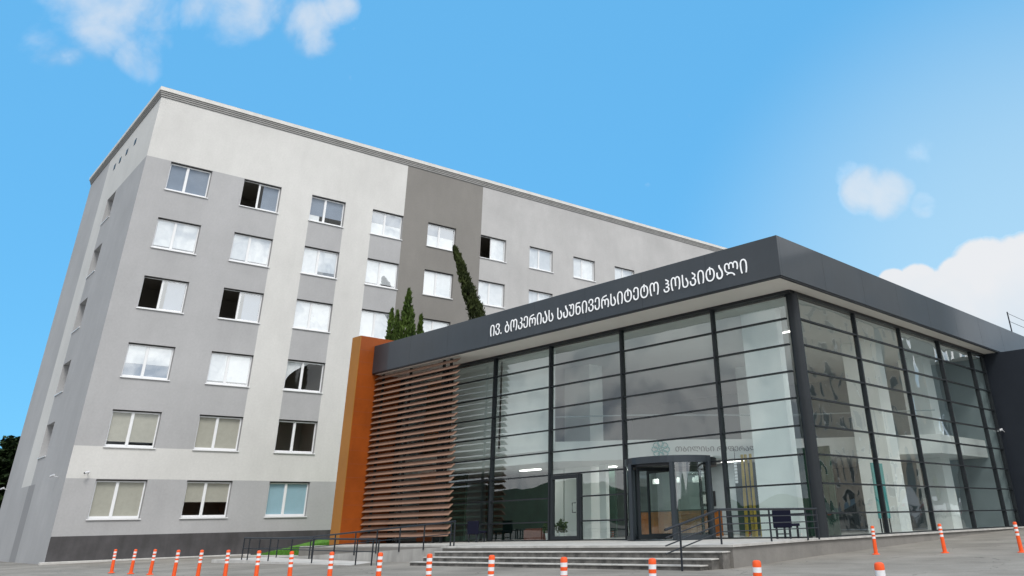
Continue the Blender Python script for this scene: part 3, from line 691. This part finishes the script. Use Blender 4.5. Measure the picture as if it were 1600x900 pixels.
# ------------------------------------------------------------------ terrace, steps, ramp
ter = empty('entrance_terrace', 'pale stone entrance terrace with three worn steps in front of the glass hall', 'terrace', (0, 0, 0))
TE = [(-10.6, -6.3), (1.25, -6.3), (.42, -.5), (.42, 18.2), (.06, 18.2), (.06, .06), (-23.3, .06), (-23.3, -4.55), (-10.6, -4.55)]
MB().prism(TE, -.06, -.006).build('paving', M['tread'], ter)
inn = [(-10.58, -6.24), (1.19, -6.24), (.36, -.5), (.36, 18.2), (-.1, 18.2), (-.1, -.1), (-23.28, -.1), (-23.28, -4.58), (-10.58, -4.58)]
MB().prism(inn, -1.0, -.062).build('base_wall', M['cheek'], ter)
for i, (y0, y1, z) in enumerate(((-6.6, -6.26, -.145), (-6.9, -6.62, -.29), (-7.2, -6.92, -.42))):
    xr = 1.22+.0*i - .12*(i+1); xl = (-10.55, -10.75, -11.05)[i]
    so_ = MB().box(xl, xr, y0+.03, -6.245, -1.0, z-.036).build('step', M['step'], ter)
    MB().box(xl-.01, xr+.02, y0, y1+.33, z-.034, z).build('nosing', M['tread'], so_, bevel=.01)
rmp = empty('access_ramp', 'pale concrete access ramp doubling back in front of the louvred wall', 'ramp', (0, 0, 0))
MB().prism([(-23.6, -7.55), (-11.65, -7.55), (-11.65, -5.68), (-23.6, -5.68)], -1.1, [-.40, -.57, -.57, -.40]).build('lower_flight', M['kerb'], rmp)
MB().prism([(-23.0, -5.62), (-10.72, -5.62), (-10.72, -4.6), (-23.0, -4.6)], -1.1, [-.40, -.02, -.02, -.40]).build('upper_flight', M['concrete'], rmp)
MB().prism([(-25.2, -7.55), (-23.65, -7.55), (-23.65, -4.6), (-25.2, -4.6)], -1.1, -.41).build('landing', M['kerb'], rmp)

def railing(name, label, rails, posts, group=None, cat='railing', r=.026):
    o = empty(name, label, cat, (0, 0, 0), 0, group)
    MB().tube(rails[0], r*1.15, 8).build('handrail', M['rail'], o, smooth=True)
    for q_ in rails[1:]: MB().tube(q_, r*.6, 6).build('middle_rail', M['rail'], o, smooth=True)
    for a, b in posts: MB().tube([a, b], r, 8).build('post', M['rail'], o)
    return o
def zA(x): return -.40 - .17*(x+23.6)/12.9
xsA = [-22.6, -22.0, -19.9, -18.1, -16.2, -14.6, -13.15, -12.75]
railing('ramp_railing', 'black railing along the front edge of the lower ramp flight', [[(x, -7.45, zA(x)+.80) for x in (-22.6, -12.75)], [(x, -7.45, zA(x)+.42) for x in (-22.6, -12.75)]],
        [((x, -7.45, zA(x)-.02), (x, -7.45, zA(x)+.80)) for x in [-22.6, -22.1, -20.3, -18.55, -16.9, -15.4, -13.9, -12.9, -12.55]], 'ramp railings')
def zB(x): return -.40 + .38*max(0, (x+23.0))/12.28 if x > -20.4 else -.42
xB = [-24.9, -23.2, -20.4, -20.2, -18.5, -17.0, -15.5, -14.0, -12.5, -10.95, -10.75]
def zBB(x): return interp(x, [-24.9, -20.4, -10.7], [-.44, -.42, -.03])
railing('ramp_railing', 'long black railing rising between the two ramp flights up to the terrace', [[(x, -5.65, zBB(x)+.78) for x in (-24.9, -20.4, -10.72)], [(x, -5.65, zBB(x)+.40) for x in (-24.9, -20.4, -10.72)]],
        [((x, -5.65, zBB(x)-.02), (x, -5.65, zBB(x)+.78)) for x in xB], 'ramp railings')
# railing at the right end of the steps
sr = [(.62, -7.25, .30), (.95, -6.05, .79), (.78, -.95, .79)]
sr = [(.42, -7.9, .36), (.70, -6.0, .79), (.60, -.9, .79)]
def off(pts, dz): return [(a, b, c-dz) for a, b, c in pts]
sro = railing('stair_railing', 'black four bar railing at the right end of the entrance steps', [sr] + [off(sr, dz) for dz in (.17, .34, .51)],
        [((.49, -7.4, -.55), (.49, -7.4, .47)), ((.70, -6.0, -.03), (.70, -6.0, .79)), ((.65, -3.6, -.03), (.65, -3.6, .79)), ((.61, -1.6, -.03), (.61, -1.6, .79)), ((.6, -.95, -.03), (.6, -.95, .79))])

# ------------------------------------------------------------------ bollards
bol = empty('bollard', 'x', 'bollard', (0, 0, 0))
prof = [(.0, .75), (.03, .748), (.046, .738), (.052, .722), (.052, .678), (.050, .678), (.050, .622), (.052, .622), (.052, .573), (.050, .573), (.050, .517), (.052, .517), (.052, .468), (.050, .468), (.050, .412), (.052, .412), (.058, .03)]
MB().lathe([p_ for p_ in prof][::-1], seg=18).build('post', M['b_orange'], bol, smooth=True)
for z0, z1 in ((.622, .678), (.517, .573), (.412, .468)):
    MB().lathe([(.0515, z0), (.0515, z1)], seg=18).build('reflective_band', M['b_white'], bol, smooth=True)
MB().lathe([(.11, 0), (.11, .015), (.09, .03), (.0, .032)], seg=20).build('base', M['b_orange'], bol, smooth=True)
BP = [(-21.05, -12.86), (-19.44, -12.78), (-17.96, -12.7), (-15.6, -13.0), (-13.5, -13.07), (-11.4, -13.2), (-8.91, -13.42), (-6.55, -13.73), (-4.32, -13.97), (-2.11, -14.15), (.2, -14.57), (2.32, -14.87), (4.49, -15.28), (6.27, -15.38), (8.04, -15.56), (9.67, -15.65)]
PX = [(182, 858), (212, 858), (242, 858), (279, 859), (316, 859), (358, 859), (406, 860), (458, 861), (519, 862), (594, 863), (672, 865), (767, 867), (881, 870), (1017, 872), (1179, 875), (1373, 878)]
ORD = ['leftmost', 'second', 'third', 'fourth', 'fifth', 'sixth', 'seventh', 'eighth', 'ninth', 'tenth', 'eleventh', 'twelfth', 'thirteenth', 'fourteenth', 'fifteenth', 'rightmost']
WHERE = ['before the dark plinth', 'before the dark plinth', 'before the dark plinth', 'below the lowest left window', 'below the second ground window', 'left of the ramp', 'at the ramp railing start',
         'before the grass', 'before the orange wall', 'at the lower railing end', 'before the ramp wall', 'before the left steps', 'before the glazed door', 'before the revolving door', 'before the terrace corner', 'nearest the corner pillar']
CAMP = Vector((14.166, -24.714, .494))
for i, (x, y) in enumerate(BP):
    o = bol if i == 0 else copy_tree(bol)
    zt = .16-.08*i/15
    rayv = (PX[i][0]-947.8)/1254.7*AX - (PX[i][1]-200.7)/1254.7*BX + DX
    w_ = CAMP + rayv*((zt-CAMP.z)/rayv.z)
    o.location = (w_.x, w_.y, g(w_.x, w_.y)-.004) if False else (w_.x, w_.y, zt-.75)
    o.rotation_euler = (R(random.uniform(-2, 2)), R(random.uniform(-2, 2)), random.uniform(0, 6))
    pos = 'rightmost' if i == 15 else ORD[i] + ('' if i == 0 else ' from the left')
    o['label'] = ('orange bollard, %s in the front row, %s' % (pos, WHERE[i]))
    o['group'] = 'orange and white bollards'; o['category'] = 'bollard'
for (x, y, lab) in ((1.9, -.1, 'orange bollard standing on the rising asphalt just right of the corner pillar'), (3.65, .6, 'orange bollard on the asphalt before the middle of the right glass side'), (5.65, .85, 'orange bollard at the right edge of the photo near the dark return wall')):
    o = copy_tree(bol); o.location = (x, y, g(x, y)-.004); o.rotation_euler = (R(random.uniform(-1.5, 1.5)), R(-1), random.uniform(0, 6)); o['label'] = lab; o['category'] = 'bollard'; o['group'] = 'orange and white bollards'

# ------------------------------------------------------------------ chairs on the terrace
def chair(label, x, y, rz, w=.66):
    o = empty('chair', label, 'chair', (x, y, -.006), rz, 'navy chairs outside the glass')
    MB().box(-w/2, w/2, -.03, .04, .30, .80).build('backrest', M['navy'], o, bevel=.02)
    MB().box(-w/2+.02, w/2-.02, .05, .5, .34, .42).build('seat', M['navy'], o, bevel=.02)
    for sx_ in (-1, 1):
        MB().box(sx_*(w/2-.09)-.025, sx_*(w/2-.09)+.025, -.01, .04, 0, .30).build('leg', M['rail'], o); MB().box(sx_*(w/2-.09)-.025, sx_*(w/2-.09)+.025, .42, .47, 0, .34).build('leg', M['rail'], o)
    MB().box(-w/2+.1, w/2-.1, 0, .03, .12, .15).build('stretcher', M['rail'], o)
chair('dark navy chair seen from behind beside the louvres', -15.65, -.95, .06)
chair('dark navy chair seen from behind near the corner pillar, behind the stair railing', -.70, -.8, -.04)

# ------------------------------------------------------------------ things in the lobby
dk = empty('reception_desk', 'wood panelled reception desk seen through the revolving door', 'desk', (-10.3, 6, -.02))
MB().box(-2.2, 2.0, 0, .7, 0, 1.0).build('front_panel', M['wood'], dk); MB().box(-2.25, 2.05, -.04, .74, 1.003, 1.05).build('worktop', M['black'], dk)
for i, (x, y, z) in enumerate(((-11.5, 6.2, 2.24), (-10.3, 6.2, 2.24), (-9.2, 6.2, 2.2), (-8.6, 5.6, 2.22))):
    o = empty('pendant_lamp', ['white drum pendant lamp over the left end of the reception desk', 'white drum pendant lamp second from the left over the reception desk', 'white drum pendant lamp third from the left over the reception desk', 'white drum pendant lamp over the right end of the reception desk'][i], 'lamp', (x, y, z), 0, 'pendant lamps over the desk')
    MB().lathe([(.0, .1), (.14, .1), (.15, .08), (.15, -.1), (.0, -.1)], seg=18).build('lamp_shade', M['pendant'], o, smooth=True); MB().tube([(0, 0, .1), (0, 0, 2.945-z)], .01, 5).build('cord', M['black'], o)
sc_ = empty('wall_screen', 'black framed screen on the wall behind the reception desk', 'screen', (-10.6, 8.86, 1.5))
MB().box(-.45, .45, -.03, .03, -.32, .32).build('frame', M['black'], sc_, bevel=.02); MB().box(-.30, .12, -.045, -.032, -.2, .18).build('picture', M['white'], sc_)
BT = ['yellow bamboo pole, leftmost beside the white tag strip', 'yellow bamboo pole, second from the left beside the white column', 'thick yellow bamboo pole in the middle of the bundle', 'yellow bamboo pole, third from the right of the bundle', 'yellow bamboo pole leaning, second from the right of the bundle', 'yellow bamboo pole leaning nearest the white column']
for i, (x, y, dx_, r_) in enumerate(((-5.45, 4.2, .1, .035), (-5.25, 4.0, .06, .05), (-5.05, 4.1, -.05, .06), (-4.85, 4.0, .05, .055), (-4.68, 4.1, .18, .045), (-4.5, 4.0, .3, .04))):
    o = MB().tube([(0, 0, 0), (dx_*.5, 0, 1.4), (dx_, 0, 2.9)], r_, 8).build('bamboo_pole', M['bamboo'], smooth=True); o.location = (x, y, -.02)
    tag(o, BT[i], 'bamboo pole', 'yellow bamboo poles in the lobby')
st = empty('tag_strip', 'vertical strip of seven small white squares hanging behind the glass', 'strip', (-4.1, 1.9, 1.76))
for i in range(7): MB().box(-.055, .055, -.01, .01, i*.105, i*.105+.085).build('white_square', M['sign'], st)
MB().box(-.01, .01, .0, .006, -.02, 1.19).build('string', M['rail'], st)
bx_ = tag(MB().box(0, 1.1, 0, .5, 0, .42).box(.05, 1.05, .05, .45, .42, .47).build('low_bench', M['brick'], bevel=.02), 'low brick red bench inside the left glass bays', 'bench'); bx_.location = (-15.1, 1.4, -.02)
def leaves(mb, c, rx, rz, n, size, mi=0):
    for _ in range(n):
        t = random.random()**.5; a = random.uniform(0, 6.28); ph = math.acos(random.uniform(-1, 1))
        p_ = Vector((c[0]+rx*t*math.sin(ph)*math.cos(a), c[1]+rx*t*math.sin(ph)*math.sin(a), c[2]+rz*t*math.cos(ph)))
        d1 = Vector((random.gauss(0, 1), random.gauss(0, 1), random.gauss(0, 1))).normalized()*size; d2 = d1.cross(Vector((random.gauss(0, 1), random.gauss(0, 1), random.gauss(0, 1)))).normalized()*size*.45
        mb.face([p_-d1, p_+d2, p_+d1, p_-d2], mi)
for x, y, lab in ((-13.6, 1.5, 'potted green plant inside the glass, left of the pair'), (-12.9, 1.6, 'potted green plant inside the glass next to the glazed door')):
    o = empty('potted_plant', lab, 'plant', (x, y, -.02), 0, 'potted plants behind the glass')
    MB().lathe([(0, 0), (.12, 0), (.17, .28), (.15, .28), (.14, .24), (0, .24)], seg=14).build('pot', M['white'], o, smooth=True)
    lm = MB(); leaves(lm, (0, 0, .5), .28, .28, 160, .09); lm.build('foliage', M['cyp'], o)
tp = empty('display_panel', 'teal display panel standing behind the right glass side', 'panel', (-.9, 6.2, -.02))
MB().box(-.03, .03, 0, .9, .5, 2.4).build('board', M['teal'], tp); MB().box(-.02, .02, .05, .1, 0, .5).build('leg', M['rail'], tp); MB().box(-.02, .02, .8, .85, 0, .5).build('leg', M['rail'], tp)

# ------------------------------------------------------------------ trees
def spine(pts, t):
    f = t*(len(pts)-1); i = min(int(f), len(pts)-2); f -= i
    return Vector(pts[i]).lerp(Vector(pts[i+1]), f)
def cypress(label, pts, rad, n, matn, cat='tree', size=.13, group=None, zfrom=.05, bare=.04):
    base = pts[0]; o = empty('cypress_tree', label, cat, base, 0, group); rel = [tuple(Vector(p_)-Vector(base)) for p_ in pts]
    MB().tube([spine(rel, t/10) for t in range(11)], [.22*(1-t/10.6)+.015 for t in range(11)], 8).build('trunk', M['bark'], o, smooth=True)
    cr = MB(); clumps = []
    for i in range(n//26):
        t = bare + (1-bare)*random.random()**.9; R0 = interp(t, [x_[0] for x_ in rad], [x_[1] for x_ in rad])
        a = random.uniform(0, 6.28); q = R0*(.55+.5*random.random()); clumps.append((t, a, q))
    for (t, a, q) in clumps:
        c0 = spine(rel, min(t, 1)); cs = max(.07, q*.38)
        for _ in range(26):
            tt = random.uniform(-1, 1)
            p_ = c0 + Vector((q*math.cos(a), q*math.sin(a), 0)) + Vector((random.gauss(0, cs*.45), random.gauss(0, cs*.45), tt*cs*1.6))
            d1 = (Vector((math.cos(a)*.35, math.sin(a)*.35, 1)) + Vector((random.gauss(0, .3), random.gauss(0, .3), 0))).normalized()*size*random.uniform(.7, 1.5)
            d2 = d1.cross(Vector((random.gauss(0, 1), random.gauss(0, 1), .2))).normalized()*size*.38
            cr.face([p_-d1*.6, p_+d2, p_+d1, p_-d2])
    cr.build('crown', M[matn], o)
    cr = None
R1 = [(0, .75), (.25, 1.0), (.6, .85), (.8, .55), (.93, .25), (1, .03)]
gB = -.52
cypress('slender dark cypress tip at the left of the clump above the orange wall', [(-27, 1.55, gB), (-27, 1.5, 6), (-27, 1.35, 12.15)], [(0, .4), (.5, .42), (.8, .30), (.93, .13), (1, .01)], 9000, 'cyp', group='cypresses behind the pavilion')
cypress('slim cypress tip squeezed between its taller neighbours', [(-27.3, 1.95, gB), (-27.3, 1.95, 6), (-27.3, 1.95, 12.2)], [(0, .3), (.5, .32), (.8, .20), (.93, .09), (1, .01)], 7000, 'cyp', group='cypresses behind the pavilion')
cypress('tallest bright green cypress of the clump above the orange wall', [(-27, 2.65, gB), (-27, 2.6, 7), (-27, 2.4, 13.5)], [(0, .65), (.5, .68), (.75, .58), (.87, .34), (.95, .14), (1, .01)], 15000, 'cyp', group='cypresses behind the pavilion')
cypress('short cypress at the right of the clump, partly behind the roof fascia', [(-27, 3.6, gB), (-27, 3.5, 6), (-27, 3.42, 12.1)], [(0, .4), (.5, .40), (.8, .27), (.93, .12), (1, .01)], 8000, 'cyp', group='cypresses behind the pavilion')
cypress('tall narrow cypress leaning left across the dark plaster strip', [(-30, 13.2, gB), (-30, 12.9, 5), (-30, 11.8, 10), (-30, 10.0, 13.7), (-30, 8.7, 16.3), (-30, 7.75, 18.15)],
        [(0, .7), (.4, .75), (.6, .50), (.8, .30), (.95, .20), (1, .03)], 20000, 'cyp2', size=.12, group='cypresses behind the pavilion')
def conifer(label, loc, h, w, n=9000):
    o = empty('conifer_tree', label, 'tree', loc, 0, 'dark conifers left of the block')
    MB().tube([(0, 0, 0), (0, 0, h*.95)], [.25, .03], 8).build('trunk', M['bark'], o); cr = MB()
    for i in range(n//24):
        t = random.random()**1.2*.97+.02; a = random.uniform(0, 6.28); q = w*(1-t)**.8*random.uniform(.35, 1.05)
        c0 = Vector((q*math.cos(a), q*math.sin(a), t*h-q*.25))
        for _ in range(24):
            p_ = c0 + Vector((random.gauss(0, .3), random.gauss(0, .3), random.gauss(0, .2)))
            d1 = Vector((math.cos(a)+random.gauss(0, .4), math.sin(a)+random.gauss(0, .4), random.gauss(0, .35))).normalized()*.32; d2 = d1.cross(Vector((random.gauss(0, 1), random.gauss(0, 1), 1))).normalized()*.13
            cr.face([p_-d1, p_+d2, p_+d1, p_-d2])
    cr.build('crown', M['con'], o)
def zg_(x, y): return g(x, y)
conifer('tall dark conifer at the left edge of the photo behind the block', (-73, -5.4, -.5), 8.8, 2.9)
conifer('lower dark conifer close beside the end wall of the block', (-74.5, -1.6, -.5), 6.0, 2.6)
conifer('dark conifer beyond, partly cut off by the left photo edge', (-70, -9.0, -.5), 8.2, 3.0)

# ------------------------------------------------------------------ beyond the right edge, mirrored in the right glass side
nbld = empty('apartment_block', 'tan rendered block mirrored in the right glass side of the hall', 'building', (19, 46, 0))
f = MB(); f.box(-2.5, 26, 0, 12, -1, 24); f.build('wall', M['tan'], nbld); MB().box(-2.8, 26.3, -.3, 12.3, 24, 24.5).build('roof', M['roofing'], nbld)
for r in range(7):
    for c in range(6):
        wo2 = MB().box(0+c*4.2, 1.6+c*4.2, -.08, -.003, 1.4+r*3.2, 3.0+r*3.2).build('window', M['pvc'], nbld); MB().box(.1+c*4.2, 1.5+c*4.2, -.10, -.083, 1.5+r*3.2, 2.9+r*3.2).build('pane', M['carglass'], wo2)
hs = empty('house', 'low pale house among trees mirrored in the right glass side', 'house', (9, 78, 0))
MB().box(-4, 4, 0, 8, -1, 7).build('wall', M['tan'], hs); MB().prism([(-4.6, -.6), (4.6, -.6), (4.6, 8.6), (-4.6, 8.6)], 7.0, 7.4).build('roof', M['roofing'], hs)
for c in range(3): MB().box(-3+c*2.4, -1.8+c*2.4, -.08, -.003, 4, 5.4).build('window', M['carglass'], hs)
def bush(label, loc, rx, rz, n=2600):
    o = empty('broadleaf_tree', label, 'tree', loc, 0, 'trees mirrored in the glass')
    MB().tube([(0, 0, 0), (.1, 0, rz)], [.2, .1], 8).build('trunk', M['bark'], o); cr = MB()
    for _ in range(22):
        a = random.uniform(0, 6.28); leaves(cr, (rx*.6*math.cos(a)*random.random(), rx*.6*math.sin(a)*random.random(), rz*random.uniform(.7, 1.5)), rx*.5, rz*.4, n//22, .28)
    cr.build('crown', M['cyp'], o)
bush('round tree mirrored in the glass left of the pale house', (4.6, 66, 0), 3.2, 5.0); bush('round tree mirrored in the glass before the tan block', (12.6, 60, 0), 3.0, 4.0)
def car(label, x, y, rz, body):
    o = empty('parked_car', label, 'car', (x, y, g(x, y)), rz, 'parked cars mirrored in the glass')
    P = [(-2.1, .35), (-2.15, .7), (-1.95, .92), (-1.5, .98), (-1.0, 1.42), (.45, 1.45), (1.15, 1.0), (1.95, .86), (2.15, .6), (2.1, .32)]
    b = MB(); n = len(P)
    b.v = [(p_[0], -.82 if p_[1] < 1.2 else -.62, p_[1]) for p_ in P] + [(p_[0], .82 if p_[1] < 1.2 else .62, p_[1]) for p_ in P]
    b.f = [tuple(range(n)), tuple(reversed(range(n, 2*n)))] + [(i, n+i, n+(i+1) % n, (i+1) % n) for i in range(n)]; b.mi = [0]*len(b.f)
    b.build('body', M[body], o, bevel=.05)
    wi = MB()
    for s_ in (-1, 1): wi.face([(-1.35, s_*.83, 1.0), (.95, s_*.83, 1.0), (.4, s_*.66, 1.38), (-.95, s_*.66, 1.38)])
    wi.face([(1.13, -.7, 1.03), (1.13, .7, 1.03), (.50, .58, 1.43), (.50, -.58, 1.43)]); wi.build('window', M['carglass'], o)
    for wx in (-1.3, 1.35):
        for wy in (-.80, .80):
            w_ = MB().tube([(wx, wy-.1, .32), (wx, wy+.1, .32)], .32, 18).build('wheel', M['tyre'], o); MB().tube([(wx, wy-.105, .32), (wx, wy+.105, .32)], .18, 12).build('rim', M['chrome'], w_)
    for wy in (-.6, .6):
        MB().box(2.05, 2.16, wy-.16, wy+.16, .6, .74).build('headlight', M['headl'], o); MB().box(-2.17, -2.06, wy-.14, wy+.14, .7, .86).build('taillight', M['taill'], o)
car('dark parked car mirrored in the glass nearest the corner pillar', 9.6, 18.5, 1.4, 'cardark'); car('silver parked car mirrored in the middle of the right glass side', 9.8, 30, 1.25, 'carsilver'); car('white parked car farther up the road mirrored in the glass', 10.5, 38, 1.3, 'carwhite')
fn = empty('lattice_fence', 'low black lattice fence mirrored in the right glass side', 'fence', (0, 0, 0))
for i in range(14):
    y0 = 11+i*1.7; x0 = 7.2; z0 = g(x0, y0)
    MB().tube([(x0, y0, z0), (x0, y0, z0+1.0)], .03, 6).build('post', M['rail'], fn)
    if i < 13:
        pn = MB(); pn.tube([(x0, y0, z0+.95), (x0, y0+1.7, z0+.98)], .02, 5)
        for k_ in range(4): a = y0+k_*.425; pn.tube([(x0, a, z0+.15), (x0, a+.425, z0+.95)], .014, 4); pn.tube([(x0, a+.425, z0+.15), (x0, a, z0+.95)], .014, 4)
        pn.build('lattice_panel', M['rail'], fn)
